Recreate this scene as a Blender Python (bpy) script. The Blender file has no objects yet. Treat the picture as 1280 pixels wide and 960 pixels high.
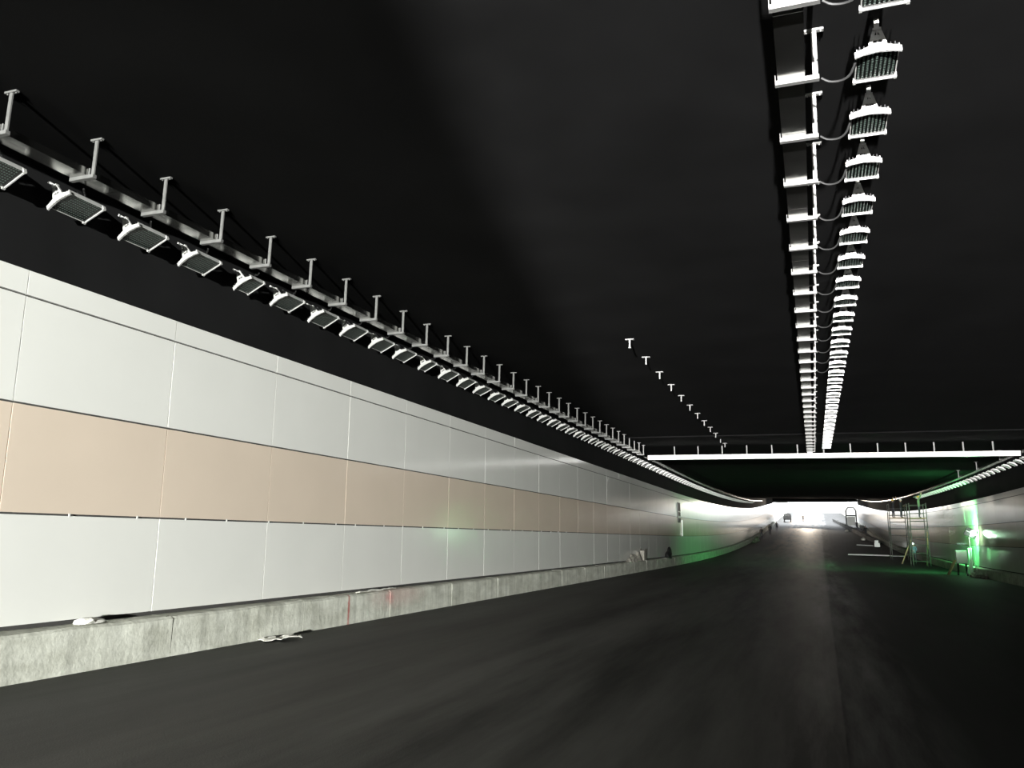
import bpy, bmesh, math, random
from math import sin, cos, tan, atan2, radians, pi
from mathutils import Vector, Matrix
random.seed(7)
scene = bpy.context.scene
COL = scene.collection

# ------------------------------------------------------------------ camera
F_PX = 1005.0; VPX, VPY = 1018.0, 676.0; ROLL = radians(0.45)
_dx, _dy = VPX-640, VPY-480
_ux = cos(ROLL)*_dx+sin(ROLL)*_dy; _uy = -sin(ROLL)*_dx+cos(ROLL)*_dy
TH = atan2(_uy, F_PX); PSI = atan2(_ux*cos(TH), F_PX)
_r = Vector((cos(PSI), sin(PSI), 0)); _f = Vector((-sin(PSI)*cos(TH), cos(PSI)*cos(TH), sin(TH)))
_u = Vector((sin(PSI)*sin(TH), -cos(PSI)*sin(TH), cos(TH)))
_R = cos(ROLL)*_r+sin(ROLL)*_u; _U = -(sin(ROLL)*_r-cos(ROLL)*_u)
CAMZ = 1.6
cam = bpy.data.cameras.new('camera'); cam_o = bpy.data.objects.new('camera', cam); COL.objects.link(cam_o)
cam.sensor_width = 36; cam.lens = F_PX/1280*36; cam.clip_start = 0.05; cam.clip_end = 2000
_b = -_f
cam_o.matrix_world = Matrix(((_R.x, _U.x, _b.x, 0), (_R.y, _U.y, _b.y, 0), (_R.z, _U.z, _b.z, CAMZ), (0, 0, 0, 1)))
scene.camera = cam_o

# ------------------------------------------------------------------ world, lights, exposure
w = bpy.data.worlds.new('sky'); scene.world = w; w.use_nodes = True
bg = w.node_tree.nodes['Background']; bg.inputs[0].default_value = (0.93, 0.97, 1.0, 1); bg.inputs[1].default_value = 8.0
vs = scene.view_settings; vs.view_transform = 'Standard'; vs.look = 'None'; vs.exposure = 0; vs.gamma = 1; vs.use_curve_mapping = False

def spot(name, loc, target, power, size, blend, radius, color=(1, 1, 1)):
    l = bpy.data.lights.new(name, 'SPOT'); l.energy = power; l.spot_size = radians(size); l.spot_blend = blend
    l.shadow_soft_size = radius; l.color = color
    o = bpy.data.objects.new(name, l); COL.objects.link(o); o.location = loc
    o.rotation_euler = (Vector(target)-Vector(loc)).to_track_quat('-Z', 'Y').to_euler(); return o
# work floodlights standing in the tunnel behind the photographer
spot('work_flood_wide', (4.0, -30, 1.7), (4-30*tan(radians(26)), 0, 1.3), 205000, 41, 0.5, 0.25, (.985, 1, .955))
spot('work_flood_beam', (1.0, -20, 1.5), (0.6, 40, 8.8), 330000, 19.5, 0.35, 0.15, (1, .99, .97))
def area(name, loc, dirv, power, size, color, portal=False, sy=None):
    l = bpy.data.lights.new(name, 'AREA'); l.energy = power; l.size = size; l.color = color
    if sy: l.shape = 'RECTANGLE'; l.size_y = sy
    o = bpy.data.objects.new(name, l); COL.objects.link(o); o.location = loc
    o.rotation_euler = Vector(dirv).to_track_quat('-Z', 'Y').to_euler()
    if portal: l.cycles.is_portal = True
    return o

# ------------------------------------------------------------------ tunnel geometry
TC, TR = 0.015, 0.028          # crossfall of ceiling and of road
XL, XR = -8.6, 9.6             # panel faces
KL, KR = -8.25, 9.25           # kerb faces
YP = 200.0                     # tunnel mouth
def g(Y):
    if Y < 50: return 0.0
    if Y < 150: return (Y-50)**2*0.055/200
    return 2.75+0.055*(Y-150)
def road_z(X, Y): return -TR*(X-KL)+g(Y)
def ceil_z(X, Y): return CAMZ+4.6-TC*(X+7.68)+g(Y)
area('tunnel_mouth_portal', (0.5, YP+1.5, 9.5), (0, -1, 0), 1, 26, (1, 1, 1), True, 12)

# ------------------------------------------------------------------ materials
MATS = {}
def new_mat(name):
    m = bpy.data.materials.new(name); m.use_nodes = True; MATS[name] = m
    return m, m.node_tree, m.node_tree.nodes['Principled BSDF']
def simple(name, col, rough=.6, metal=0, spec=.5, noise=0, nscale=6, bump=0):
    m, nt, b = new_mat(name)
    b.inputs['Base Color'].default_value = (*col, 1); b.inputs['Roughness'].default_value = rough
    b.inputs['Metallic'].default_value = metal; b.inputs['Specular IOR Level'].default_value = spec
    if noise or bump:
        tc = nt.nodes.new('ShaderNodeTexCoord'); n = nt.nodes.new('ShaderNodeTexNoise')
        n.inputs['Scale'].default_value = nscale; n.inputs['Detail'].default_value = 6
        nt.links.new(tc.outputs['Object'], n.inputs['Vector'])
        if noise:
            r = nt.nodes.new('ShaderNodeMapRange'); r.inputs[1].default_value = .3; r.inputs[2].default_value = .7
            r.inputs[3].default_value = 1-noise; r.inputs[4].default_value = 1+noise
            nt.links.new(n.outputs['Fac'], r.inputs[0])
            mx = nt.nodes.new('ShaderNodeVectorMath'); mx.operation = 'SCALE'; mx.inputs[0].default_value = col
            nt.links.new(r.outputs[0], mx.inputs['Scale']); nt.links.new(mx.outputs[0], b.inputs['Base Color'])
        if bump:
            bp = nt.nodes.new('ShaderNodeBump'); bp.inputs['Strength'].default_value = bump; bp.inputs['Distance'].default_value = .02
            nt.links.new(n.outputs['Fac'], bp.inputs['Height']); nt.links.new(bp.outputs[0], b.inputs['Normal'])
    return m
def emit(name, col, strength):
    m, nt, b = new_mat(name)
    b.inputs['Base Color'].default_value = (*col, 1); b.inputs['Emission Color'].default_value = (*col, 1)
    b.inputs['Emission Strength'].default_value = strength; return m
simple('panel_white', (.78, .78, .74), .13, 0, .5, .02, .8)
simple('panel_beige', (.71, .60, .49), .15, 0, .5, .025, .8)
simple('fireproof_black', (.009, .009, .0093), .85, 0, .12, .25, .7, .15)
simple('ceiling_black', (.005, .005, .0051), .9, 0, .06, .3, .6, .15)
simple('backing', (.05, .048, .045), .9)
simple('galvanised', (.17, .17, .165), .55, .2, .5, .12, 9)
simple('tray_metal', (.46, .46, .44), .22, 1, .5, .2, 2.2)
simple('lamp_alloy', (.50, .50, .485), .45, .2, .5, .05, 20)
simple('lamp_dark', (.035, .036, .037), .4, .3)
simple('led_glass', (.006, .007, .0065), .18, 0, .5)
simple('led_lens', (.075, .10, .088), .2, 0, .6)
simple('cable', (.016, .016, .016), .5, 0, .25)
simple('bolt', (.5, .5, .48), .35, .7)
simple('white_plaster', (.75, .74, .68), .8, 0, .3, .1, 12)
simple('rubble', (.35, .33, .29), .9, 0, .2, .25, 9)
simple('black_plastic', (.02, .02, .02), .5)
simple('dark_steel', (.06, .06, .06), .5, .4)
simple('scaffold_steel', (.12, .12, .11), .45, .5)
simple('plank_wood', (.42, .30, .18), .7, 0, .3, .2, 8)
simple('jacket_teal', (.10, .22, .26), .8); simple('jacket_dark', (.02, .02, .023), .8); simple('jacket_green', (.14, .22, .12), .8)
simple('skin', (.48, .31, .23), .6); simple('helmet_white', (.8, .8, .78), .4); simple('helmet_yellow', (.7, .5, .06), .4)
simple('trousers', (.05, .05, .06), .85); simple('hair', (.02, .015, .012), .7)
simple('white_paint', (.85, .85, .83), .4)
simple('pipe_grey', (.55, .56, .54), .35)
simple('barrier_dark', (.03, .03, .028), .8, 0, .3, .2, 3)
simple('outdoor_concrete', (.62, .61, .57), .9, 0, .2, .1, .5)
simple('earth', (.30, .27, .22), .95, 0, .1, .2, .3)
simple('orange', (.55, .2, .05), .6)
emit('lamp_glow_green', (.5, 1, .58), 26)
emit('head_lamp', (.6, 1, .85), 14)
emit('tube_glow', (1, .98, .85), 1.2)

# kerb concrete with red marks
def kerb_mat():
    m, nt, b = new_mat('kerb_concrete'); N = nt.nodes; L = nt.links
    g_ = N.new('ShaderNodeNewGeometry')
    mp = N.new('ShaderNodeMapping'); mp.inputs['Scale'].default_value = (1, .6, 1.6); L.new(g_.outputs['Position'], mp.inputs[0])
    n1 = N.new('ShaderNodeTexNoise'); n1.inputs['Scale'].default_value = 2.2; n1.inputs['Detail'].default_value = 8; n1.inputs['Roughness'].default_value = .65
    L.new(mp.outputs[0], n1.inputs['Vector'])
    cr = N.new('ShaderNodeValToRGB'); e = cr.color_ramp.elements
    e[0].position = .3; e[0].color = (.44, .445, .375, 1); e[1].position = .68; e[1].color = (.70, .71, .63, 1)
    L.new(n1.outputs['Fac'], cr.inputs[0])
    # vertical dribble stains
    mp2 = N.new('ShaderNodeMapping'); mp2.inputs['Scale'].default_value = (1, 7, .7); L.new(g_.outputs['Position'], mp2.inputs[0])
    n2 = N.new('ShaderNodeTexNoise'); n2.inputs['Scale'].default_value = 1; n2.inputs['Detail'].default_value = 4; L.new(mp2.outputs[0], n2.inputs['Vector'])
    r2 = N.new('ShaderNodeMapRange'); r2.inputs[1].default_value = .35; r2.inputs[2].default_value = .65; r2.inputs[3].default_value = .82; r2.inputs[4].default_value = 1.1
    L.new(n2.outputs['Fac'], r2.inputs[0])
    sc = N.new('ShaderNodeVectorMath'); sc.operation = 'SCALE'; L.new(cr.outputs[0], sc.inputs[0]); L.new(r2.outputs[0], sc.inputs['Scale'])
    last = sc.outputs[0]
    n3 = N.new('ShaderNodeTexNoise'); n3.inputs['Scale'].default_value = 14; n3.inputs['Detail'].default_value = 5; L.new(g_.outputs['Position'], n3.inputs['Vector'])
    def blob(center, sx, sz, lo, hi, col, fac):
        nonlocal last
        s = N.new('ShaderNodeMapping'); s.vector_type = 'TEXTURE'
        s.inputs['Location'].default_value = center; s.inputs['Scale'].default_value = (50, sx, sz); L.new(g_.outputs['Position'], s.inputs[0])
        ln = N.new('ShaderNodeVectorMath'); ln.operation = 'LENGTH'; L.new(s.outputs[0], ln.inputs[0])
        ad = N.new('ShaderNodeMath'); ad.operation = 'MULTIPLY_ADD'; L.new(n3.outputs['Fac'], ad.inputs[0]); ad.inputs[1].default_value = .9; L.new(ln.outputs['Value'], ad.inputs[2])
        mr = N.new('ShaderNodeMapRange'); mr.inputs[1].default_value = lo+.45; mr.inputs[2].default_value = hi+.45; mr.inputs[3].default_value = fac; mr.inputs[4].default_value = 0
        L.new(ad.outputs[0], mr.inputs[0])
        mx = N.new('ShaderNodeMix'); mx.data_type = 'RGBA'; L.new(mr.outputs[0], mx.inputs[0]); L.new(last, mx.inputs[6]); mx.inputs[7].default_value = (*col, 1)
        last = mx.outputs[2]
    blob((KL, 13.55, .28), .05, .6, .3, 1.0, (.42, .10, .09), .85)
    blob((KL, 15.15, .40), .22, .17, .2, 1.0, (.50, .13, .12), .75)
    blob((KL, 15.5, .42), 1.3, .28, .3, 1.1, (.56, .40, .36), .55)
    L.new(last, b.inputs['Base Color'])
    b.inputs['Roughness'].default_value = .9; b.inputs['Specular IOR Level'].default_value = .2
    bp = N.new('ShaderNodeBump'); bp.inputs['Strength'].default_value = .35; bp.inputs['Distance'].default_value = .02
    L.new(n3.outputs['Fac'], bp.inputs['Height']); L.new(bp.outputs[0], b.inputs['Normal'])
kerb_mat()

def asphalt(name, lo, hi, rough, dust_and_glow):
    m, nt, b = new_mat(name); N = nt.nodes; L = nt.links
    g_ = N.new('ShaderNodeNewGeometry')
    mp = N.new('ShaderNodeMapping'); mp.inputs['Scale'].default_value = (1.1, .10, 1); mp.inputs['Rotation'].default_value = (0, 0, radians(3)); L.new(g_.outputs['Position'], mp.inputs[0])
    n1 = N.new('ShaderNodeTexNoise'); n1.inputs['Scale'].default_value = 1.3; n1.inputs['Detail'].default_value = 7; n1.inputs['Roughness'].default_value = .6; L.new(mp.outputs[0], n1.inputs['Vector'])
    mp2 = N.new('ShaderNodeMapping'); mp2.inputs['Scale'].default_value = (.95, .085, 1); mp2.inputs['Rotation'].default_value = (0, 0, radians(-2)); L.new(g_.outputs['Position'], mp2.inputs[0])
    n2 = N.new('ShaderNodeTexNoise'); n2.inputs['Scale'].default_value = .9; n2.inputs['Detail'].default_value = 8; n2.inputs['Roughness'].default_value = .65; L.new(mp2.outputs[0], n2.inputs['Vector'])
    ad = N.new('ShaderNodeMath'); ad.operation = 'MULTIPLY_ADD'; L.new(n1.outputs['Fac'], ad.inputs[0]); ad.inputs[1].default_value = .6
    m2 = N.new('ShaderNodeMath'); m2.operation = 'MULTIPLY'; L.new(n2.outputs['Fac'], m2.inputs[0]); m2.inputs[1].default_value = .4; L.new(m2.outputs[0], ad.inputs[2])
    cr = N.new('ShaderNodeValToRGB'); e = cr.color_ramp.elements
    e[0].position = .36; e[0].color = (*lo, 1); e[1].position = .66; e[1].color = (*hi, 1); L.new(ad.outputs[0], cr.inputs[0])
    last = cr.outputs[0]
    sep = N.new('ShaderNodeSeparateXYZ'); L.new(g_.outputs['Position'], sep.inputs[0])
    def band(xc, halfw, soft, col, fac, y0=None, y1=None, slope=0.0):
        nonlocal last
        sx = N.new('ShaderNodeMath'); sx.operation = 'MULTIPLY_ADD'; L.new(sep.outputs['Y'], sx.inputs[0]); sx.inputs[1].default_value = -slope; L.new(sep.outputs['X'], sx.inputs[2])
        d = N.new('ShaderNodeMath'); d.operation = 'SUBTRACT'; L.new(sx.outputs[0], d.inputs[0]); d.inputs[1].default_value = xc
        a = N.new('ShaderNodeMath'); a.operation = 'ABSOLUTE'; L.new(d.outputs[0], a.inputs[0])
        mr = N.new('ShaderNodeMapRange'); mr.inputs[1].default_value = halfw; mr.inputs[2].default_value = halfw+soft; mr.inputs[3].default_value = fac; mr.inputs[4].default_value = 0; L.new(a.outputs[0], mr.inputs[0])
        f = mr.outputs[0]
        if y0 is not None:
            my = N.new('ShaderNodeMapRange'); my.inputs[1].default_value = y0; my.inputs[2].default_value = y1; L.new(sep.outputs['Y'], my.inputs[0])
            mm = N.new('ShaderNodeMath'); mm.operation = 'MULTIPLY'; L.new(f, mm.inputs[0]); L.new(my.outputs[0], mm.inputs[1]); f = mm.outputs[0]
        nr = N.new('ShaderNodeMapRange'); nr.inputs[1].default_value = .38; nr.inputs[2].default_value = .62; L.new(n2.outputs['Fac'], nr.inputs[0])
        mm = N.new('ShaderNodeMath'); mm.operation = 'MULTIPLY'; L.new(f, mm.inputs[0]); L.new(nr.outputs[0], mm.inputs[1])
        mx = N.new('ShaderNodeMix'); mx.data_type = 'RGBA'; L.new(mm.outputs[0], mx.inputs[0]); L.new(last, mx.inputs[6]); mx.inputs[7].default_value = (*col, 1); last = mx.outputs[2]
    for args in dust_and_glow: band(*args)
    L.new(last, b.inputs['Base Color'])
    b.inputs['Roughness'].default_value = rough; b.inputs['Specular IOR Level'].default_value = .2
    n4 = N.new('ShaderNodeTexNoise'); n4.inputs['Scale'].default_value = 60; n4.inputs['Detail'].default_value = 3; L.new(g_.outputs['Position'], n4.inputs['Vector'])
    bp = N.new('ShaderNodeBump'); bp.inputs['Strength'].default_value = .3; bp.inputs['Distance'].default_value = .008; L.new(n4.outputs['Fac'], bp.inputs['Height']); L.new(bp.outputs[0], b.inputs['Normal'])
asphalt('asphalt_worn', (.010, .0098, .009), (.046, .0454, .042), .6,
        [(-2.4, 1.4, 2.4, (.11, .109, .10), .85), (0.1, .25, .5, (.18, .18, .175), .9, -5, 0, .008), (-2.2, 2.0, 1.6, (.42, .30, .20), 1.0, 75, 125, 0), (-1.0, .3, 1.0, (.33, .28, .2), .6, 40, 90, 0)])  # first band paints light along the road middle, the others are dust
asphalt('asphalt_fresh', (.010, .010, .011), (.026, .026, .026), .7,
        [(0.1, .45, .7, (.26, .26, .255), .9, -5, 0, .008), (.8, .5, 1.2, (.2, .17, .13), .5, 90, 130, 0)])

# ------------------------------------------------------------------ mesh helpers
class MB:
    def __init__(self): self.v = []; self.f = []; self.mi = []
    def add(self, vs_, fs, M=None, mi=0):
        o = len(self.v)
        for p in vs_:
            p = Vector(p); self.v.append(tuple(M @ p if M is not None else p))
        for f in fs: self.f.append(tuple(i+o for i in f)); self.mi.append(mi)
        return self
    def box(self, x0, x1, y0, y1, z0, z1, M=None, mi=0):
        return self.add([(x0, y0, z0), (x1, y0, z0), (x1, y1, z0), (x0, y1, z0), (x0, y0, z1), (x1, y0, z1), (x1, y1, z1), (x0, y1, z1)],
                        [(0, 3, 2, 1), (4, 5, 6, 7), (0, 1, 5, 4), (1, 2, 6, 5), (2, 3, 7, 6), (3, 0, 4, 7)], M, mi)
    def bar(self, a, b, w, h=None, mi=0):
        a = Vector(a); b = Vector(b); h = h or w; d = b-a; L = d.length
        M = Matrix.Translation(a) @ d.to_track_quat('Y', 'Z').to_matrix().to_4x4()
        return self.box(-w/2, w/2, 0, L, -h/2, h/2, M, mi)
    def tube(self, pts, rad, n=8, mi=0, cap=True):
        pts = [Vector(p) for p in pts]; o = len(self.v); K = len(pts)
        rads = rad if isinstance(rad, (list, tuple)) else [rad]*K
        for i, p in enumerate(pts):
            t = (pts[min(i+1, K-1)]-pts[max(i-1, 0)]).normalized()
            a = t.cross(Vector((0, 0, 1)))
            if a.length < 1e-3: a = Vector((1, 0, 0))
            a.normalize(); b2 = t.cross(a)
            for k in range(n):
                q = 2*pi*k/n; self.v.append(tuple(p+(a*cos(q)+b2*sin(q))*rads[i]))
        for i in range(K-1):
            for k in range(n):
                k2 = (k+1) % n
                self.f.append((o+i*n+k, o+(i+1)*n+k, o+(i+1)*n+k2, o+i*n+k2)); self.mi.append(mi)
        if cap:
            self.f.append(tuple(o+k for k in range(n))); self.mi.append(mi)
            self.f.append(tuple(o+(K-1)*n+k for k in reversed(range(n)))); self.mi.append(mi)
        return self
    def prism(self, prof, y0, y1, M=None, mi=0):      # prof: (x,z) list counter-clockwise seen from -Y
        n = len(prof)
        vs_ = [(x, y0, z) for x, z in prof]+[(x, y1, z) for x, z in prof]
        fs = [tuple(range(n)), tuple(reversed(range(n, 2*n)))]+[(i, i+n, (i+1) % n+n, (i+1) % n) for i in range(n)]
        return self.add(vs_, fs, M, mi)
    def mesh(self, name, mats):
        me = bpy.data.meshes.new(name); me.from_pydata(self.v, [], self.f)
        for m in (mats if isinstance(mats, (list, tuple)) else [mats]): me.materials.append(MATS[m])
        if any(self.mi): me.polygons.foreach_set('material_index', self.mi)
        bm = bmesh.new(); bm.from_mesh(me); bmesh.ops.recalc_face_normals(bm, faces=bm.faces); bm.to_mesh(me); bm.free()
        me.update(); return me
    def build(self, name, mats, parent=None, smooth=False):
        return link(name, self.mesh(name, mats), parent, smooth)
def link(name, me, parent=None, smooth=False):
    o = bpy.data.objects.new(name, me); COL.objects.link(o)
    if parent is not None: o.parent = parent
    if smooth and me: me.polygons.foreach_set('use_smooth', [True]*len(me.polygons))
    return o
def tag(o, label, cat, group=None):
    o['label'] = label; o['category'] = cat
    if group: o['group'] = group
    return o
def struct(o, label=None):
    o['kind'] = 'structure'
    if label: o['label'] = label
    return o
def stuff(o): o['kind'] = 'stuff'; return o
def empty(name, loc, label, cat, group=None, rz=0):
    o = bpy.data.objects.new(name, None); COL.objects.link(o); o.location = loc; o.rotation_euler = (0, 0, rz); o.empty_display_size = .1
    return tag(o, label, cat, group)
def bevel(me, w=.01, seg=1):
    bm = bmesh.new(); bm.from_mesh(me)
    bmesh.ops.bevel(bm, geom=list(bm.edges), offset=w, segments=seg, affect='EDGES', clamp_overlap=True); bm.to_mesh(me); bm.free(); return me
def strip(ys, prof):           # prof(Y) -> list of (X,Z); open sheet along Y
    mb = MB(); n = None
    for Y in ys:
        p = prof(Y); n = len(p); mb.v += [(x, Y, z) for x, z in p]
    for i in range(len(ys)-1):
        for k in range(n-1): mb.f.append((i*n+k, i*n+k+1, (i+1)*n+k+1, (i+1)*n+k)); mb.mi.append(0)
    return mb
def solid(ys, prof):           # closed profile swept along Y
    mb = MB(); n = None
    for Y in ys:
        p = prof(Y); n = len(p); mb.v += [(x, Y, z) for x, z in p]
    for i in range(len(ys)-1):
        for k in range(n): mb.f.append((i*n+k, i*n+(k+1) % n, (i+1)*n+(k+1) % n, (i+1)*n+k)); mb.mi.append(0)
    mb.f.append(tuple(range(n))); mb.mi.append(0); mb.f.append(tuple(reversed(range((len(ys)-1)*n, len(ys)*n)))); mb.mi.append(0)
    return mb
def frange(a, b, s):
    out = []; x = a
    while x < b-1e-6: out.append(x); x += s
    out.append(b); return out
YB = -45.0
YS = [YB, -20, 0, 20, 40]+frange(50, YP, 5)
YSX = YS+frange(YP+10, 320, 10)
ORD = ['first', 'second', 'third', 'fourth', 'fifth', 'sixth', 'seventh', 'eighth', 'ninth', 'tenth', 'eleventh', 'twelfth', 'thirteenth', 'fourteenth', 'fifteenth', 'sixteenth', 'seventeenth', 'eighteenth', 'nineteenth', 'twentieth',
       'twenty-first', 'twenty-second', 'twenty-third', 'twenty-fourth', 'twenty-fifth', 'twenty-sixth', 'twenty-seventh', 'twenty-eighth', 'twenty-ninth', 'thirtieth', 'thirty-first', 'thirty-second', 'thirty-third', 'thirty-fourth']

# ------------------------------------------------------------------ setting: road, ceiling, walls
def seamX(Y): return 0.1+0.008*Y
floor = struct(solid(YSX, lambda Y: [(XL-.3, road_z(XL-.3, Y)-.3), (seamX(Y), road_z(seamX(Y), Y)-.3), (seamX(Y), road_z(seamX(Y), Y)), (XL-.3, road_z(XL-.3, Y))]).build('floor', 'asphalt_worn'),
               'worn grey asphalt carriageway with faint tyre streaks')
solid(YSX, lambda Y: [(seamX(Y), road_z(seamX(Y), Y)-.3), (XR+.3, road_z(XR+.3, Y)-.3), (XR+.3, road_z(XR+.3, Y)+.006), (seamX(Y), road_z(seamX(Y), Y)+.006)]).build('fresh_lane', 'asphalt_fresh', floor)['label'] = 'darker freshly laid asphalt lane'
ceiling = struct(solid(YS, lambda Y: [(XL-.3, ceil_z(XL-.3, Y)), (XR+.3, ceil_z(XR+.3, Y)), (XR+.3, ceil_z(XR+.3, Y)+.5), (XL-.3, ceil_z(XL-.3, Y)+.5)]).build('ceiling', 'ceiling_black'), 'black sprayed tunnel ceiling')
# downstand ribs across the ceiling
for Y0, dz in ((36.2, .05), (46.5, .04)):
    solid([Y0, Y0+1.1], lambda Y: [(XL, ceil_z(XL, Y)-dz), (XR, ceil_z(XR, Y)-dz), (XR, ceil_z(XR, Y)+.01), (XL, ceil_z(XL, Y)+.01)]).build('joint_strip', 'ceiling_black', ceiling)

def side_wall(name, X, s, shift, lab):
    B = X+s*.045; O = X+s*.35
    o = solid(YS, lambda Y: [(B, road_z(X, Y)-.3), (O, road_z(X, Y)-.3), (O, ceil_z(X, Y)+.02), (B, ceil_z(X, Y)+.02)] if s > 0 else
              [(O, road_z(X, Y)-.3), (B, road_z(X, Y)-.3), (B, ceil_z(X, Y)+.02), (O, ceil_z(X, Y)+.02)]).build(name, 'fireproof_black')
    return struct(o, lab)
wall_left = side_wall('wall_left', XL, -1, 0, 'left tunnel wall clad in white and beige panels below black')
wall_right = side_wall('wall_right', XR, 1, 0, 'right tunnel wall clad in panels, lit green by a work lamp')
ROWS = [(.57, 1.84, 'panel_white'), (1.84, 3.11, 'panel_beige'), (3.11, 4.39, 'panel_white'), (4.39, 4.71, 'panel_white')]
PW = 2.41; PJ = 9.01            # a vertical joint lies at Y = 9.01
GZ, GY = .012, .006
def panel_geo(mb, X, s, y0, y1, z0, z1, shift, mi=0):
    a, b = (X, X+s*.035) if s > 0 else (X+s*.035, X)
    ya, yb = y0+GY, y1-GY
    vv = []
    for yy in (ya, yb):
        for xx, zz in ((a, z0+GZ), (b, z0+GZ), (b, z1-GZ), (a, z1-GZ)): vv.append((xx, yy, zz+shift+g(yy)))
    mb.add(vv, [(0, 1, 2, 3), (7, 6, 5, 4), (0, 4, 5, 1), (1, 5, 6, 2), (2, 6, 7, 3), (3, 7, 4, 0)], None, mi)
def clad(wall, X, s, shift, ya, ynear, yfar):
    k0 = math.ceil((ya-PJ)/PW); k = k0
    far = [MB(), MB()]
    while PJ+k*PW < yfar:
        y0 = PJ+k*PW; y1 = min(y0+PW, yfar)
        for z0, z1, mt in ROWS:
            if y1 <= ynear:
                mb = MB(); panel_geo(mb, X+s*random.uniform(0, .003), s, y0, y1, z0, z1, shift)
                mb.build('wall_panel', mt, wall)
            else: panel_geo(far[1 if mt == 'panel_beige' else 0], X, s, y0, y1, z0, z1, shift)
        k += 1
    stuff(far[0].build('far_white_panels', 'panel_white', wall)); stuff(far[1].build('far_beige_panels', 'panel_beige', wall))
clad(wall_left, XL, -1, 0, -6, 84, YP)
SHR = road_z(KR, 0)
clad(wall_right, XR, 1, SHR, 28, 95, YP)
# dark recess strips behind the panel joints
solid(YS, lambda Y: [(XL-.044, .5+g(Y)), (XL-.036, .5+g(Y)), (XL-.036, 4.70+g(Y)), (XL-.044, 4.70+g(Y))]).build('panel_backing', 'backing', wall_left)
mb = MB()
for k in range(0, 26): 
    y = 4.6+k*.98+random.uniform(-.2, .2); mb.box(XL-.005, XL+.002, y-.012, y+.012, 1.82, 1.862)
stuff(mb.build('panel_clips', 'panel_white', wall_left))
# added unseen dark wall closing the tunnel behind the camera against daylight
wall_light_stop = struct(MB().box(XL-.3, XR+.3, YB-.3, YB, -1, 7).build('wall_light_stop', 'fireproof_black'))
# lintel over the tunnel mouth, retaining walls of the open cut
zl = CAMZ+3.25+g(YP)
struct(MB().box(XL-.3, XR+.3, YP-.6, YP+.2, zl, zl+3.4).build('trim_1', 'fireproof_black'), 'dark lintel beam over the bright tunnel mouth')
for nm, X, s in (('wall_cut_left', XL, -1), ('wall_cut_right', XR, 1)):
    struct(solid(frange(YP+.3, 320, 10), lambda Y: [(min(X, X+s*.5), road_z(X, Y)-.3), (max(X, X+s*.5), road_z(X, Y)-.3), (max(X, X+s*.5), road_z(X, Y)+4.5), (min(X, X+s*.5), road_z(X, Y)+4.5)]).build(nm, 'outdoor_concrete'),
           'pale retaining wall of the open cut beyond the tunnel mouth, ' + ('left' if s < 0 else 'right'))

# kerbs
def kerb_block(mb, Xw, Xf, y0, y1, zr, H):
    n = 7
    s = 1 if Xf > Xw else -1
    vv = []
    for i in range(n):
        y = y0+.006+(y1-y0-.012)*i/(n-1); jz = random.uniform(-.018, .012); jx = random.uniform(-.008, .008)
        zz = zr(y); sh = g(y)
        vv += [(Xw, y, zz-.1), (Xf, y, zz-.1), (Xf+s*jx*.5, y, zz+H*.5), (Xf+s*jx, y, zz+H-.03+jz), (Xf-s*(.03+random.uniform(0, .02)), y, zz+H+jz*.6), (Xw, y, zz+H+random.uniform(-.005, .005))]
    fs = []
    for i in range(n-1):
        for k in range(6): fs.append((i*6+k, i*6+(k+1) % 6, (i+1)*6+(k+1) % 6, (i+1)*6+k))
    fs += [tuple(range(6)), tuple(reversed(range((n-1)*6, n*6)))]
    mb.add(vv, fs)
def kerb(name, Xw, Xf, ya, ynear, H, step, lab, phase):
    root = None; far = MB(); y = phase
    while y < YP:
        y1 = min(y+step, YP)
        mb = MB() if y1 <= ynear else far
        kerb_block(mb, Xw, Xf, y, y1, lambda Y: road_z(Xf, Y), H)
        if mb is not far:
            if root is None:
                root = struct(mb.build(name, 'kerb_concrete'), lab)
            else: mb.build('kerb_block', 'kerb_concrete', root)
        y = y1
    stuff(far.build('far_kerb_blocks', 'kerb_concrete', root)); return root
kerb('trim_2', XL-.03, KL, 0, 80, .53, 3.05, 'rough concrete kerb under the left panels with red paint marks', -6.2)
kerb('trim_3', XR+.03, KR, 30, 95, .53, 3.05, 'rough concrete kerb under the right panels', 27.0)

# ------------------------------------------------------------------ hangers (ceiling plate, stem, arm)
def hanger_meshes(side):
    p = MB().box(-.085, .085, -.02, .02, -.022, 0).mesh('ceiling_plate', 'galvanised')
    s = MB().box(-.023, .023, -.008, .008, -.46, -.022).mesh('stem', 'galvanised')
    a = MB(); a.box(-.34, .03, -.025, .025, -.495, -.452); a.box(-.34, -.334, -.025, .025, -.452, -.40)
    return p, s, a.mesh('arm', 'galvanised'), MB().box(-.075, -.055, -.004, .012, -.452, -.36).mesh('clip_plate', 'galvanised')
HM = hanger_meshes('l'); BOLT = MB().tube([(0, 0, -.045), (0, 0, -.028)], .007, 6).mesh('bolt', 'bolt')
def hanger(X, Y, label, group, parts=True, clip=True):
    h = empty('tray_hanger', (X, Y, ceil_z(X, Y)), label, 'hanger', group); h.rotation_euler = (0, math.atan(TC), 0)
    link('ceiling_plate', HM[0], h); link('stem', HM[1], h); link('arm', HM[2], h)
    if clip: link('clip_plate', HM[3], h)
    if parts:
        for x in (-.06, .06): b = link('bolt', BOLT, h); b.location = (x, 0, .012)
    return h
XT1, XT2, XT3 = -7.68, 0.255, 8.62
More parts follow.
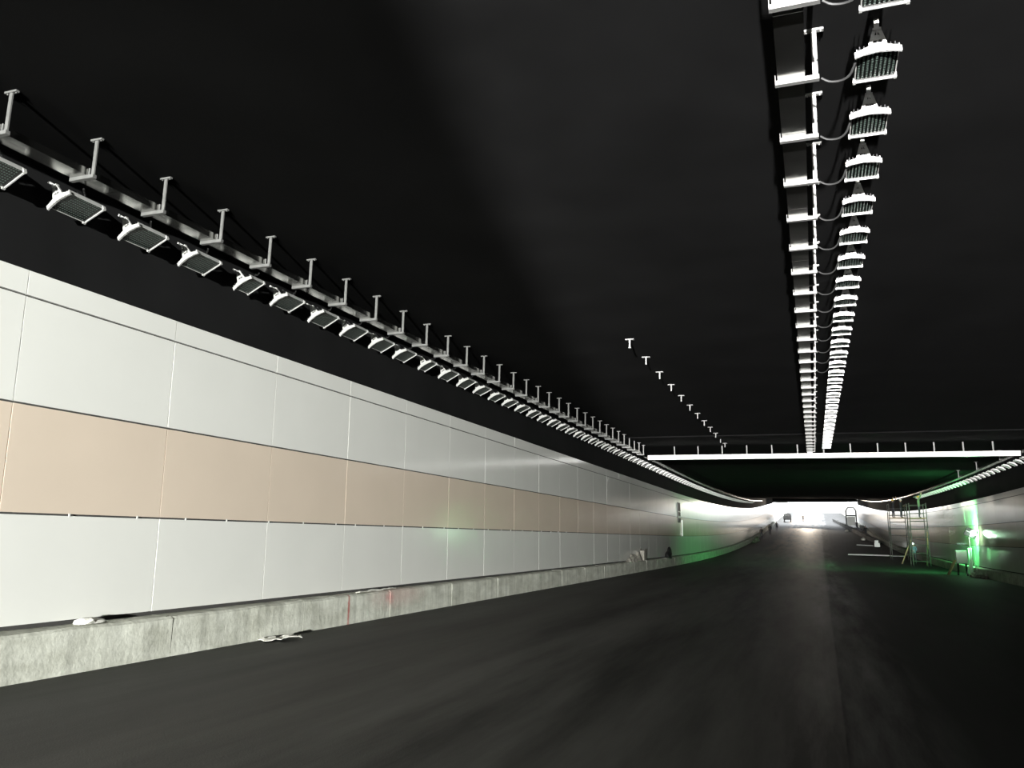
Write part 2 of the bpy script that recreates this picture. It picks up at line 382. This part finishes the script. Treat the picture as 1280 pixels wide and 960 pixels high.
for i in range(-2, 32):
    Y = 5.44+1.10*i
    if i < -1: continue
    if i < 0: continue
    lab = ('%s T-shaped steel hanger from the left edge, holding the tray over the left wall' % ORD[i]) if i < 22 else 'small distant T-shaped hanger of the left tray just before the cross tray'
    hanger(XT1, Y, lab, 'T-shaped hangers of the left cable tray', i < 10, i % 2 == 0 or i < 6)
for i in range(31):
    Y = 5.86+1.11*i
    lab = ('%s bright T-shaped hanger from the top edge in the central tray row' % ORD[i]) if i < 16 else 'tiny distant T-shaped hanger of the central tray near the cross tray'
    hanger(XT2, Y, lab, 'T-shaped hangers of the central cable tray', i < 8, False)
# bare short hangers between the rows, no tray on them yet
SM = (MB().box(-.10, .10, -.05, .05, -.02, 0).mesh('ceiling_plate', 'galvanised'), MB().box(-.018, .018, -.018, .018, -.2, -.02).mesh('stem', 'galvanised'), MB().box(-.03, .03, -.03, .03, -.215, -.2).mesh('foot_plate', 'galvanised'))
for i in range(12):
    Y = 17.86+1.95*i
    h = empty('ceiling_stud', (-3.73, Y, ceil_z(-3.73, Y)), '%s nearest short bare T-stud on the black ceiling between the rows' % ORD[i], 'hanger', 'short bare T-studs on the ceiling')
    h.rotation_euler = (0, math.atan(TC), 0)
    link('ceiling_plate', SM[0], h); link('stem', SM[1], h)
    if i == 0: link('foot_plate', SM[2], h)
# ------------------------------------------------------------------ cable trays
def tray(X0, X1, ya, yb, label):
    def tz(X, Y): return ceil_z(X, Y)-.452
    root = empty('cable_tray', ((X0+X1)/2, ya, 0), label, 'cable tray'); root.location = (0, 0, 0)
    ys = [ya]+[y for y in frange(ya+2, yb, 2.0)]
    for i in range(len(ys)-1):
        a, b = ys[i]+.003, ys[i+1]-.003
        solid([a, b], lambda Y: [(X0, tz(X0, Y)), (X1, tz(X1, Y)), (X1, tz(X1, Y)+.004), (X0, tz(X0, Y)+.004)]).build('tray_bottom', 'tray_metal', root)
    for xa in (X0, X1-.006):
        solid(ys, lambda Y: [(xa, tz(xa, Y)+.004), (xa+.006, tz(xa, Y)+.004), (xa+.006, tz(xa, Y)+.09), (xa, tz(xa, Y)+.09)]).build('side_rail', 'tray_metal', root)
    return root
tray(XT1-.325, XT1-.085, 3.0, 40.2, 'long grey cable tray hung along the left wall above the floodlights')
tray(XT2-.325, XT2-.095, 4.0, 40.2, 'dark cable tray on bright brackets in the middle of the ceiling')
tray(XT1-.29, XT1-.03, 41.0, 140, 'distant cable tray along the left wall beyond the cross tray')
tray(XT3+.04, XT3+.28, 34.0, 190, 'far cable tray along the right wall, partly lit green')
# cross tray
YC = 40.45
cx = empty('cross_tray', (0, 0, 0), 'bright white cable tray spanning the full tunnel width under the ceiling', 'cable tray')
def cz(X): return ceil_z(X, YC)-.66
xs = frange(-7.62, 8.62, 2.03)
def xbox(name, x0, x1, y0, y1, za, zb, mat):
    vv = [(x0, y0, cz(x0)+za), (x1, y0, cz(x1)+za), (x1, y1, cz(x1)+za), (x0, y1, cz(x0)+za), (x0, y0, cz(x0)+zb), (x1, y0, cz(x1)+zb), (x1, y1, cz(x1)+zb), (x0, y1, cz(x0)+zb)]
    return MB().add(vv, [(0, 3, 2, 1), (4, 5, 6, 7), (0, 1, 5, 4), (1, 2, 6, 5), (2, 3, 7, 6), (3, 0, 4, 7)]).build(name, mat, cx)
for i in range(len(xs)-1): xbox('side_panel', xs[i]+.004, xs[i+1]-.004, YC-.15, YC-.14, 0, .22, 'white_paint')
xbox('tray_bottom', -7.62, 8.62, YC-.14, YC+.14, 0, .006, 'tray_metal'); xbox('side_panel', -7.62, 8.62, YC+.14, YC+.15, 0, .15, 'white_paint')
for i in range(13):
    X = -6.3+1.16*i
    xbox('hanger_post', X-.028, X+.028, YC-.03, YC+.03, .006, .66, 'galvanised')

# ------------------------------------------------------------------ LED tunnel floodlights
LW, LL_ = .172, .48
def lamp_meshes():
    M = {}
    h = MB(); h.box(-LW+.012, LW-.012, .03, LL_-.015, .012, .055)
    for k in range(9): x = -LW+.03+k*(2*LW-.06)/8; h.box(x-.004, x+.004, .04, LL_-.03, .055, .085)
    M['housing'] = h.mesh('housing', 'lamp_dark')
    fr = MB(); fr.box(-LW, -LW+.008, .02, LL_, -.004, .05); fr.box(LW-.008, LW, .02, LL_, -.004, .05)
    fr.box(-LW, LW, LL_-.010, LL_+.004, -.012, .045)
    for sx in (-1, 1): fr.box(sx*LW-.012, sx*LW+.012, LL_-.03, LL_+.006, -.02, .03)
    M['frame'] = fr.mesh('frame', 'lamp_alloy')
    M['glass_face'] = MB().box(-LW+.008, LW-.008, .025, LL_-.012, .004, .012).mesh('glass_face', 'led_glass')
    ar = MB(); nx, ny = 9, 14
    for i in range(nx):
        for j in range(ny):
            x = -LW+.03+i*(2*LW-.06)/(nx-1); y = .055+j*(LL_-.11)/(ny-1); a = .0085
            ar.add([(x-a, y-a, .004), (x+a, y-a, .004), (x+a, y+a, .004), (x-a, y+a, .004), (x, y, .0025)], [(0, 1, 4), (1, 2, 4), (2, 3, 4), (3, 0, 4)])
    M['led_lens_array'] = ar.mesh('led_lens_array', 'led_lens')
    # wing-shaped end plate, arched below, raised in the middle
    prof = [(-.188, -.038), (-.12, -.020), (0, -.008), (.12, -.020), (.188, -.038), (.188, .012), (.13, .030), (.075, .052), (.05, .075), (-.05, .075), (-.075, .052), (-.13, .030), (-.188, .012)]
    e = MB(); e.prism(prof, 0, .022)
    for k in range(8):
        x = -.165+k*.047; e.box(x-.006, x+.006, -.008, 0, -.016, .010)
    M['end_plate'] = e.mesh('end_plate', 'lamp_alloy')
    b = MB(); b.bar((-.06, .012, .06), (-.02, .012, .20), .022, .03); b.bar((.06, .012, .06), (.02, .012, .20), .022, .03); b.bar((-.045, .012, .14), (.045, .012, .14), .014, .02)
    b.bar((0, .012, .09), (0, .012, .19), .012, .016); b.box(-.034, .034, -.008, .034, .19, .215); b.box(-.03, .03, .0, .022, .10, .13)
    M['mount_bracket'] = b.mesh('mount_bracket', 'lamp_alloy')
    M['stem_long'] = MB().box(-.02, .02, -.006, .026, .21, .30).mesh('stem', 'lamp_alloy')
    M['stem_wall'] = MB().bar((0, .012, .205), (-.075, .012, .31), .03).mesh('wall_arm', 'lamp_alloy')
    M['rear_arm'] = MB().bar((0, LL_-.05, .05), (-.12, LL_-.05, .42), .02).mesh('rear_arm', 'lamp_dark')
    s = MB(); s.box(-LW, LW, .02, LL_, 0, .055)
    M['far_body'] = s.mesh('body', 'lamp_dark')
    return M
LM = lamp_meshes()
def cable_mesh(pts): return MB().tube(pts, .011, 6, 0).mesh('cable', 'cable')
def catmull(P, n=6):
    P = [Vector(p) for p in P]; out = []
    for i in range(len(P)-1):
        p0, p1, p2, p3 = P[max(i-1, 0)], P[i], P[i+1], P[min(i+2, len(P)-1)]
        for k in range(n):
            t = k/n; out.append(.5*((2*p1)+(p2-p0)*t+(2*p0-5*p1+4*p2-p3)*t*t+(3*p1-p0-3*p2+p3)*t**3))
    out.append(P[-1]); return out
CAB_C = cable_mesh(catmull([(-.468, .0, -.175), (-.40, .01, -.215), (-.30, .03, -.21), (-.23, .06, -.15), (-.19, .10, -.05), (-.165, .12, .03)]))
CAB_L = cable_mesh(catmull([(.30, .10, .02), (.22, .18, .05), (.17, .24, .11), (.12, .26, .05)]))
def lamp(X, Y, Z, tilt, label, group, row, detail, scale_y=1.0, yaw=0):
    o = empty('tunnel_floodlight', (X, Y, Z), label, 'floodlight', group)
    o.rotation_euler = (0, tilt, yaw); o.scale = (1, scale_y, 1)
    if detail >= 1:
        for k in ('housing', 'frame', 'glass_face', 'end_plate', 'mount_bracket'): link(k, LM[k], o)
        stuff(link('led_lens_array', LM['led_lens_array'], o))
        if row == 'c': link('stem', LM['stem_long'], o)
        else: link('wall_arm', LM['stem_wall'], o)
        if detail >= 2:
            link('cable', CAB_C if row == 'c' else CAB_L, o)
            if row == 'l': link('rear_arm', LM['rear_arm'], o)
    else:
        link('body', LM['far_body'], o); link('end_plate', LM['end_plate'], o); link('frame', LM['frame'], o)
    return o
left_y = [5.50, 6.60, 7.67, 8.76, 9.97, 10.91, 12.01, 13.08, 14.18, 15.21, 16.44]
i = 0; Y = left_y[0]
while Y < 128:
    X, dz = -8.28, 3.955+CAMZ+g(Y)
    if i == 0: lab = 'green-tinted LED floodlight cut off by the left edge of the photo'
    elif i == 4: lab = 'LED floodlight that looks shorter than its neighbours, fifth in the left row'
    elif i < 30: lab = '%s LED floodlight of the row over the left wall, counting from the left edge' % ORD[i]
    elif Y < 40: lab = 'small LED floodlight of the left row shortly before the cross tray'
    else: lab = 'tiny distant LED floodlight of the left row beyond the cross tray'
    lamp(X, Y, dz, radians(-26+random.uniform(-2, 2)), lab, 'floodlights over the left wall', 'l', 2 if i < 14 else (1 if i < 28 else 0), .75 if i in (4, 10) else 1.12)
    i += 1
    Y = left_y[i] if i < len(left_y) else Y+1.095
for i in range(31):
    Y = 5.88+1.105*i; X = .765
    if i == 0: lab = 'LED floodlight of the central row cut off by the top edge'
    elif i < 16: lab = '%s LED floodlight of the central ceiling row, counting from the top edge' % ORD[i]
    else: lab = 'tiny distant LED floodlight of the central ceiling row near the cross tray'
    lamp(X, Y, ceil_z(X, Y)-.30, math.atan(TC), lab, 'floodlights of the central ceiling row', 'c', 2 if i < 14 else 1)
# right wall row, far away
for i in range(37):
    Y = 38.3+1.3*i; X = 9.22
    lamp(X, Y, ceil_z(X, Y)-.62, radians(26), 'tiny distant LED floodlight of the row along the right wall', 'floodlights along the right wall', 'r', 0)
for i in range(3):
    Y = 44.5+6.0*i; X = XT3
    h = empty('tray_hanger', (X, Y, ceil_z(X, Y)), 'small distant hanger of the right wall tray', 'hanger', 'hangers of the right wall tray')
    link('ceiling_plate', SM[0], h); s_ = link('stem', HM[1], h)
#--OBJECTS--
# ------------------------------------------------------------------ added bodiless spot brightening the far road near the tunnel mouth
spot('far_road_fill', (-1.0, 186, g(186)+4.6), (-2.0, 120, g(120)), 8000, 60, .6, .3, (1, .86, .70))

# ------------------------------------------------------------------ people
def person(name, loc, rz, label, group, pose='stand', jacket='jacket_dark', helmet=None, h=1.72):
    k = h/1.72
    V = [(0, 0, .95), (0, 0, 1.10), (0, .0, 1.28), (0, 0, 1.43), (0, .01, 1.50), (0, .015, 1.60), (0, .015, 1.70)]
    R_ = [(.15, .11), (.14, .10), (.17, .115), (.13, .09), (.055, .055), (.085, .10), (.06, .075)]
    Ed = [(0, 1), (1, 2), (2, 3), (3, 4), (4, 5), (5, 6)]
    def chain(root, pts, rad):
        p = root
        for q, r in zip(pts, rad):
            V.append(q); R_.append(r if isinstance(r, tuple) else (r, r)); Ed.append((p, len(V)-1)); p = len(V)-1
    legspread = .11 if pose != 'stride' else .10
    for s in (-1, 1):
        fw = 0 if pose != 'stride' else s*.22
        chain(0, [(s*legspread, 0, .86), (s*legspread, fw*.5+.02, .48), (s*(legspread+.01), fw-.02, .09), (s*(legspread+.02), fw+.12, .045)], [.095, .065, .045, (.045, .035)])
        if pose == 'reach': A = [(s*.20, 0, 1.42), (s*.25, .12, 1.62), (s*.20, .22, 1.86), (s*.19, .24, 1.96)]
        elif pose == 'work': A = [(s*.20, 0, 1.41), (s*.25, .06, 1.14), (s*.16, .28, 1.08), (s*.13, .38, 1.10)]
        else: A = [(s*.20, 0, 1.41), (s*.25, -.02, 1.13), (s*.25, .06, .88), (s*.25, .09, .78)]
        chain(3, A, [.06, .05, .035, (.035, .045)])
        hx, hy, hz = A[-1]; d = (Vector(A[-1])-Vector(A[-2])).normalized()
        base = len(V)-1
        for t in (-.018, 0, .018): V.append((hx+t, hy+d.y*.07, hz+d.z*.07)); R_.append((.009, .009)); Ed.append((base, len(V)-1))
    V.append((0, .115, 1.595)); R_.append((.015, .02)); Ed.append((5, len(V)-1))        # nose
    me = bpy.data.meshes.new('person'); me.from_pydata([tuple(c*k for c in v) for v in V], Ed, [])
    o = bpy.data.objects.new('person_tmp', me); COL.objects.link(o)
    sk = o.modifiers.new('s', 'SKIN'); sk.use_smooth_shade = True
    for i, r in enumerate(R_):
        sv = me.skin_vertices[0].data[i]; sv.radius = (r[0]*k, r[1]*k); sv.use_root = (i == 0)
    sub = o.modifiers.new('u', 'SUBSURF'); sub.levels = 1; sub.render_levels = 1
    dg = bpy.context.evaluated_depsgraph_get(); nm = bpy.data.meshes.new_from_object(o.evaluated_get(dg))
    bpy.data.objects.remove(o); bpy.data.meshes.remove(me); nm.name = 'body'
    nm.materials.clear()
    for m in (jacket, 'trousers', 'skin', 'black_plastic'): nm.materials.append(MATS[m])
    for p in nm.polygons:
        c = p.center/k
        far = math.hypot(c.x, 0) > .14
        p.material_index = 2 if (c.z > 1.47 and abs(c.x) < .12) else (0 if c.z > .92 else 1)
        if pose == 'reach' and c.z > 1.84 and abs(c.x) > .12: p.material_index = 2
        if pose == 'work' and c.y > .30: p.material_index = 2
        if pose in ('stand', 'stride') and abs(c.x) > .19: p.material_index = 2 if c.z < .84 else 0
        if c.z < .10: p.material_index = 3
        p.use_smooth = True
    root = empty(name, loc, label, 'person', group, rz)
    link('body', nm, root)
    hm = MB()
    rings = [(.118, 1.635), (.112, 1.68), (.09, 1.725), (.05, 1.75), (.005, 1.757)] if helmet else [(.098, 1.64), (.10, 1.68), (.085, 1.715), (.05, 1.738), (.005, 1.744)]
    n = 12
    for r, z in rings:
        for q in range(n): hm.v.append((r*cos(2*pi*q/n)*k*.9, (.015+r*1.08*sin(2*pi*q/n))*k, z*k))
    for i in range(len(rings)-1):
        for q in range(n): hm.f.append((i*n+q, i*n+(q+1) % n, (i+1)*n+(q+1) % n, (i+1)*n+q)); hm.mi.append(0)
    if helmet: hm.box(-.07*k, .07*k, .10*k, .17*k, 1.630*k, 1.642*k)
    hm.build('helmet' if helmet else 'hair', helmet or 'hair', root, True)
    return root

# ------------------------------------------------------------------ scaffold towers at the right wall
def scaffold(X0, X1, Y0, Y1, plat, top, label):
    zb = road_z((X0+X1)/2, (Y0+Y1)/2)
    root = empty('scaffold_tower', ((X0+X1)/2, (Y0+Y1)/2, zb), label, 'scaffold', 'scaffold towers by the right wall')
    ax, ay = (X1-X0)/2, (Y1-Y0)/2
    for sx in (-1, 1):
        for sy in (-1, 1):
            p = MB().tube([(sx*ax, sy*ay, .16), (sx*ax, sy*ay, top)], .035, 8).build('post', 'scaffold_steel', root)
            MB().tube([(sx*ax-.025, sy*ay, .09), (sx*ax+.025, sy*ay, .09)], .085, 12).build('caster_wheel', 'black_plastic', p)
    z = .4
    while z < top-.1:
        for sy in (-1, 1): MB().tube([(-ax, sy*ay, z), (ax, sy*ay, z)], .022, 6).build('rung', 'scaffold_steel', root)
        z += .62
    for a, b in ((.4, 1.9), (1.9, 3.4)):
        for sx in (-1, 1):
            MB().tube([(sx*ax, -ay, a), (sx*ax, ay, b)], .018, 6).build('diagonal_brace', 'scaffold_steel', root)
            MB().tube([(sx*ax, ay, a), (sx*ax, -ay, b)], .018, 6).build('diagonal_brace', 'scaffold_steel', root)
    n = 5; wdt = 2*ax/n
    for i in range(n): MB().box(-ax+i*wdt+.01, -ax+(i+1)*wdt-.01, -ay-.05, ay+.05, plat-.05, plat).build('plank', 'plank_wood', root)
    for sx in (-1, 1): MB().tube([(sx*ax, -ay, top-.05), (sx*ax, ay, top-.05)], .022, 6).build('guard_rail', 'scaffold_steel', root)
    return root, zb
t1, z1 = scaffold(6.75, 8.25, 84.2, 86.0, 3.9, 5.2, 'farther of the two steel scaffold towers by the right wall')
t2, z2 = scaffold(7.15, 8.35, 71.0, 72.8, 3.75, 4.9, 'nearer steel scaffold tower by the right wall, under the green lit worker')
person('person', (7.95, 71.9, z2+3.75), radians(-100), 'person in greenish clothes on the nearer scaffold reaching up to the tray', None, 'reach', 'jacket_green', 'helmet_yellow')
person('person', (7.2, 85.3, z1+3.9), radians(-60), 'person in dark clothes at the left of the farther scaffold platform', None, 'reach', 'jacket_dark', 'helmet_yellow')
person('person', (7.85, 84.9, z1+3.9), radians(-120), 'person in dark clothes at the right of the farther scaffold platform', None, 'work', 'jacket_dark', 'helmet_white')
pw = person('person', (7.75, 76.0, road_z(7.75, 76)), radians(150), 'person in a blue jacket with a shining headlamp below the scaffold', None, 'work', 'jacket_teal', 'helmet_white')
hl = MB().tube([(0, .13, 1.69), (0, .165, 1.69)], .05, 10).build('head_lamp', 'head_lamp', pw)
# leaning plank and pole near the worker
tag(MB().bar((6.75, 75.6, road_z(6.75, 75.6)+.02), (7.55, 75.3, road_z(7.5, 75)+2.0), .22, .04).build('leaning_plank', 'plank_wood'), 'long plank leaning beside the person in the blue jacket', 'plank')
tag(MB().tube([(8.55, 75.0, road_z(8.55, 75)+.01), (8.7, 75.0, road_z(8.7, 75)+1.4), (8.76, 75.0, road_z(8.76, 75)+2.7)], [.05, .045, .04], 8).build('timber_pole', 'plank_wood'), 'upright brown timber pole right of the scaffold', 'pole')
# pipes lying across the road
for (xa, ya, xb, yb, lab) in ((3.2, 92.0, 8.6, 93.5, 'longer green lit pipe lying across the road before the scaffolds'), (5.4, 121.5, 7.4, 120.5, 'shorter green lit pipe lying on the road farther back')):
    tp = MB().tube([(xa, ya, road_z(xa, ya)+.075), (xb, yb, road_z(xb, yb)+.075)], .07, 12).build('pipe', 'pipe_grey'); tag(tp, lab, 'pipe', 'pipes lying on the road')
tag(MB().box(7.45, 8.1, 118.8, 119.4, road_z(7.8, 119), road_z(7.8, 119)+.5).box(7.5, 7.95, 118.85, 119.3, road_z(7.8, 119)+.5, road_z(7.8, 119)+.85).box(7.6, 7.7, 118.75, 118.8, road_z(7.8, 119)+.55, road_z(7.8, 119)+.7).build('generator_box', 'pipe_grey'), 'small pale machine at the end of the farther pipe', 'machine')

# ------------------------------------------------------------------ green lamp station on the right kerb
zk = road_z(9.0, 57.4)
st = empty('tripod_lamp', (9.0, 57.4, zk), 'glaring green-white work lamp on a tripod against the right wall', 'work lamp')
for a in (90, 210, 330): MB().tube([(0, 0, 1.15), (.42*cos(radians(a)), .42*sin(radians(a)), .02)], .022, 6).build('tripod_leg', 'white_paint', st)
MB().tube([(0, 0, .9), (0, 0, 2.35)], .03, 8).build('pole', 'white_paint', st)
hd = MB().box(-.34, .34, -.10, .10, -.26, .26).build('lamp_head', 'dark_steel', st); hd.location = (.12, 0, 2.62); hd.rotation_euler = (0, radians(28), 0)
bevel(hd.data, .03, 2)
MB().box(-.28, .28, .101, .112, -.2, .2).build('lamp_glass', 'lamp_glow_green', hd)
MB().box(-.30, .30, -.22, -.10, -.012, .012).box(-.012, .012, -.22, -.10, -.24, .24).build('cooling_fins', 'white_paint', hd)
bulb = MB()
bm = bmesh.new(); bmesh.ops.create_icosphere(bm, subdivisions=2, radius=.17); me_ = bpy.data.meshes.new('bulb'); bm.to_mesh(me_); bm.free(); me_.materials.append(MATS['lamp_glow_green'])
ob = link('side_bulb', me_, st, True); ob.location = (.24, -.12, 2.62)
area('green_work_lamp', (9.30, 57.62, zk+2.55), (-.38, 1, .30), 1600, .35, (.14, 1, .27))
pl = bpy.data.lights.new('side_bulb_light', 'POINT'); pl.energy = 30; pl.color = (.6, 1, .68); pl.shadow_soft_size = .1; pl.specular_factor = .15
plo = bpy.data.objects.new('side_bulb_light', pl); COL.objects.link(plo); plo.location = (9.14, 57.02, zk+2.45)
bx = empty('switch_box', (8.55, 57.9, zk), 'white box on spindly legs left of the glaring tripod lamp', 'box')
hb = MB().box(-.31, .31, -.2, .2, .75, 1.55).build('box', 'white_paint', bx); bevel(hb.data, .02, 1)
for sx in (-1, 1):
    for sy in (-1, 1): MB().bar((sx*.25, sy*.16, 0), (sx*.22, sy*.14, .75), .045).build('leg', 'dark_steel', bx)
MB().box(-.22, .22, -.206, -.2, .85, 1.45).build('door', 'white_paint', bx)
tag(MB().box(8.99, 9.17, 58.05, 58.09, zk, zk+1.7).box(8.97, 9.19, 58.04, 58.05, zk+1.62, zk+1.7).build('upright_board', 'white_paint'), 'narrow white upright board behind the tripod lamp', 'board')
tag(MB().bar((7.65, 57.3, zk+.02), (8.15, 57.7, zk+.95), .2, .05).build('sloping_plank', 'plank_wood'), 'short plank propped up left of the white box', 'plank')
def lumps(name, pts, mat, seed=1, jit=.25):
    rnd = random.Random(seed); mb = MB()
    for (x, y, z, rx, ry, rz_) in pts:
        bm = bmesh.new(); bmesh.ops.create_icosphere(bm, subdivisions=2, radius=1)
        for v in bm.verts: v.co *= 1+rnd.uniform(-jit, jit)
        bm.verts.index_update()
        mb.add([(x+v.co.x*rx, y+v.co.y*ry, z+max(v.co.z, -.3)*rz_) for v in bm.verts], [tuple(v.index for v in f.verts) for f in bm.faces]); bm.free()
    return mb.build(name, mat)
tag(lumps('rubble_heap', [(8.95, 54.6, zk+.06, .3, .9, .3), (8.8, 55.6, zk+.04, .25, .6, .22), (9.02, 53.6, zk+.05, .2, .6, .25)], 'rubble', 3), 'brown rubble heap at the foot of the right kerb', 'rubble')

# ------------------------------------------------------------------ small things along the left side
zt = .53
tag(lumps('plaster_lump', [(-8.42, 7.82, zt+.02, .07, .20, .055), (-8.44, 8.0, zt+.01, .05, .1, .03)], 'white_plaster', 5), 'white plaster lump on the near left kerb top', 'plaster')
def sheet(name, x, y, z, lx, ly, mat, seed, amp, rz):
    rnd = random.Random(seed); n, m = 9, 6; mb = MB(); c, s = cos(rz), sin(rz); top = []; 
    for i in range(n):
        for j in range(m):
            u, v = (i/(n-1)-.5)*lx, (j/(m-1)-.5)*ly
            u += rnd.uniform(-.02, .02); v += rnd.uniform(-.015, .015); h = .012+abs(rnd.gauss(0, amp))+amp*1.2*max(0, 1-((i-6.5)/1.6)**2)
            top.append((x+c*u-s*v, y+s*u+c*v, z+h))
    vv = top+[(a, b, d-.008) for a, b, d in top]; N = n*m; fs = []
    for i in range(n-1):
        for j in range(m-1):
            a = i*m+j; fs.append((a, a+m, a+m+1, a+1)); fs.append((N+a, N+a+1, N+a+m+1, N+a+m))
    for i in range(n-1):
        for j in (0, m-1): a = i*m+j; fs.append((a, a+m, a+m+N, a+N))
    for j in range(m-1):
        for i in (0, n-1): a = i*m+j; fs.append((a, a+1, a+1+N, a+N))
    return mb.add(vv, fs).build(name, mat)
tag(sheet('crumpled_sheet', -8.02, 11.15, .0, .62, .30, 'white_plaster', 4, .022, radians(65)), 'crumpled white sheet lying on the asphalt at the foot of the left kerb', 'litter')
tag(sheet('mortar_strip', -8.40, 14.85, zt, 1.5, .10, 'white_plaster', 9, .01, radians(90)), 'thin white mortar strip on the kerb top above the red paint marks', 'mortar')
tag(lumps('debris_pile', [(-8.42, 40.0, zt, .16, .5, .35), (-8.40, 40.9, zt, .15, .4, .45), (-8.44, 39.3, zt, .13, .4, .2), (-8.4, 41.6, zt, .1, .35, .3)], 'rubble', 8, .35), 'pale debris pile on the left kerb beyond the middle of the wall', 'debris')
cr = empty('cardboard_carton', (-8.42, 42.6, zt), 'pale carton standing beside the debris pile on the left kerb', 'carton')
MB().box(-.11, .11, -.3, .3, 0, .5).build('carton_body', 'rubble', cr)
for s in (-1, 1): MB().bar((s*.11, 0, .5), (s*.15, 0, .6), .55, .012).build('flap', 'rubble', cr)
tag(lumps('black_bag', [(-8.38, 50.3, zt+.05, .2, .75, .35), (-8.38, 50.6, zt+.28, .14, .38, .35)], 'black_plastic', 12, .12), 'black sack on the left kerb past the debris pile', 'sack')
sb = empty('wall_board', (XL, 56.2, 0), 'dark narrow vertical board on the left wall above a pale tube', 'board')
MB().box(.0, .04, -.55, .55, 2.75, 4.1).build('board', 'dark_steel', sb)
for za, zb_ in ((3.05, 3.2), (3.45, 3.52)): MB().box(.04, .046, -.4, .5, za, zb_).build('pale_stripe', 'white_paint', sb)
tag(MB().tube([(XL+.06, 57.2, 1.85), (XL+.06, 57.2, 2.95)], .05, 10).box(XL, XL+.05, 57.15, 57.25, 2.8, 2.9).box(XL, XL+.05, 57.15, 57.25, 1.95, 2.05).build('vertical_tube', 'white_paint'), 'pale vertical tube on the left wall below the dark board', 'tube')
# far people and things
for (X, Y, lab, ps, jk) in ((-7.55, 131, 'dark clothed person nearest the left kerb far down the tunnel', 'work', 'jacket_dark'), (-7.0, 146, 'dark clothed person a little beyond the first one at the left kerb', 'stand', 'jacket_dark'),
                            (-6.5, 161, 'dark clothed person farthest along the left kerb inside the tunnel', 'stand', 'jacket_dark'), (-2.3, 214, 'lone dark person standing on the bright road at the tunnel mouth', 'stand', 'jacket_dark'),
                            (8.2, 178, 'dark person at the far right wall, closer to the tunnel mouth', 'stand', 'jacket_dark'), (8.3, 152, 'dark person at the far right wall, nearer to the camera', 'stand', 'jacket_dark')):
    person('person', (X, Y, road_z(X, Y)), radians(180), lab, None, ps, jk, None, 1.75)
tag(lumps('tarpaulin_heap', [(-7.8, 124, road_z(-7.8, 124)+.1, .4, 2.2, .6), (-7.9, 119.5, road_z(-7.9, 119.5)+.05, .3, 2.4, .35)], 'jacket_green', 21, .15), 'dark green heap at the left kerb before the far people', 'heap')
# small truck in the open cut
tk = empty('small_truck', (-5.9, 212, road_z(-5.9, 212)), 'small dark truck parked at the left of the bright tunnel mouth', 'truck')
MB().box(-.9, .9, -1.9, .8, .65, .8).build('cargo_bed', 'dark_steel', tk)
for s in (-1, 1): MB().box(s*.9-.03, s*.9+.03, -1.9, .8, .8, 1.3).build('bed_side', 'dark_steel', tk)
MB().box(-.9, .9, -1.93, -1.87, .8, 1.25).build('tailgate', 'dark_steel', tk)
cab = MB().prism([(-.9, .6), (.9, .6), (.9, 1.4), (.75, 2.05), (-.75, 2.05), (-.9, 1.4)], .85, 2.2).build('cab', 'dark_steel', tk); MB().box(-.6, .6, .83, .85, 1.45, 1.9).build('rear_window', 'led_glass', cab)
for x in (-.75, .75):
    for y in (-1.2, 1.5): MB().tube([(x-.1, y, .36), (x+.1, y, .36)], .36, 16).build('wheel', 'black_plastic', tk)
# rolling frame by the right wall
gf = empty('rolling_frame', (7.72, 190, road_z(7.72, 190)), 'tall dark arched frame standing before the bright tunnel mouth at right', 'frame')
for s in (-1, 1): MB().box(s*1.0-.14, s*1.0+.14, -.14, .14, 0, 3.6).build('post', 'dark_steel', gf)
MB().bar((-1.0, 0, 3.5), (-.55, 0, 4.25), .26).bar((1.0, 0, 3.5), (.55, 0, 4.25), .26).bar((-.6, 0, 4.2), (.6, 0, 4.2), .22).build('arch', 'dark_steel', gf)
MB().box(-.86, .86, -.1, .1, 2.35, 2.65).build('cross_bar', 'dark_steel', gf)
MB().box(-.80, .80, -.02, .02, .4, 2.3).build('sheet_panel', 'white_paint', gf)
# dark stacked formwork along the right of the far road
fwk = empty('formwork_stack', (0, 0, 0), 'long dark stack of formwork boards along the right side of the far road', 'formwork')
P0, P1 = Vector((8.3, 128, 0)), Vector((4.7, 226, 0)); nseg = 14
for i in range(nseg):
    a = P0.lerp(P1, i/nseg+.002); b = P0.lerp(P1, (i+1)/nseg-.002)
    za, zb_ = road_z(a.x, a.y), road_z(b.x, b.y); H = .62+.1*random.random()
    MB().add([(a.x, a.y, za), (a.x+.5, a.y, za), (a.x+.5, a.y, za+H), (a.x, a.y, za+H), (b.x, b.y, zb_), (b.x+.5, b.y, zb_), (b.x+.5, b.y, zb_+H), (b.x, b.y, zb_+H)],
             [(0, 1, 2, 3), (7, 6, 5, 4), (0, 4, 5, 1), (1, 5, 6, 2), (2, 6, 7, 3), (3, 7, 4, 0)]).build('board_stack', 'barrier_dark', fwk)
for (X, Y, lab) in ((5.9, 168, 'white sack lying left of the formwork stack, farther one'), (7.1, 138, 'white sack lying left of the formwork stack, nearer one')):
    tag(lumps('white_sack', [(X, Y, road_z(X, Y)+.12, .35, .6, .3)], 'white_plaster', int(Y), .15), lab, 'sack', 'white sacks by the formwork')
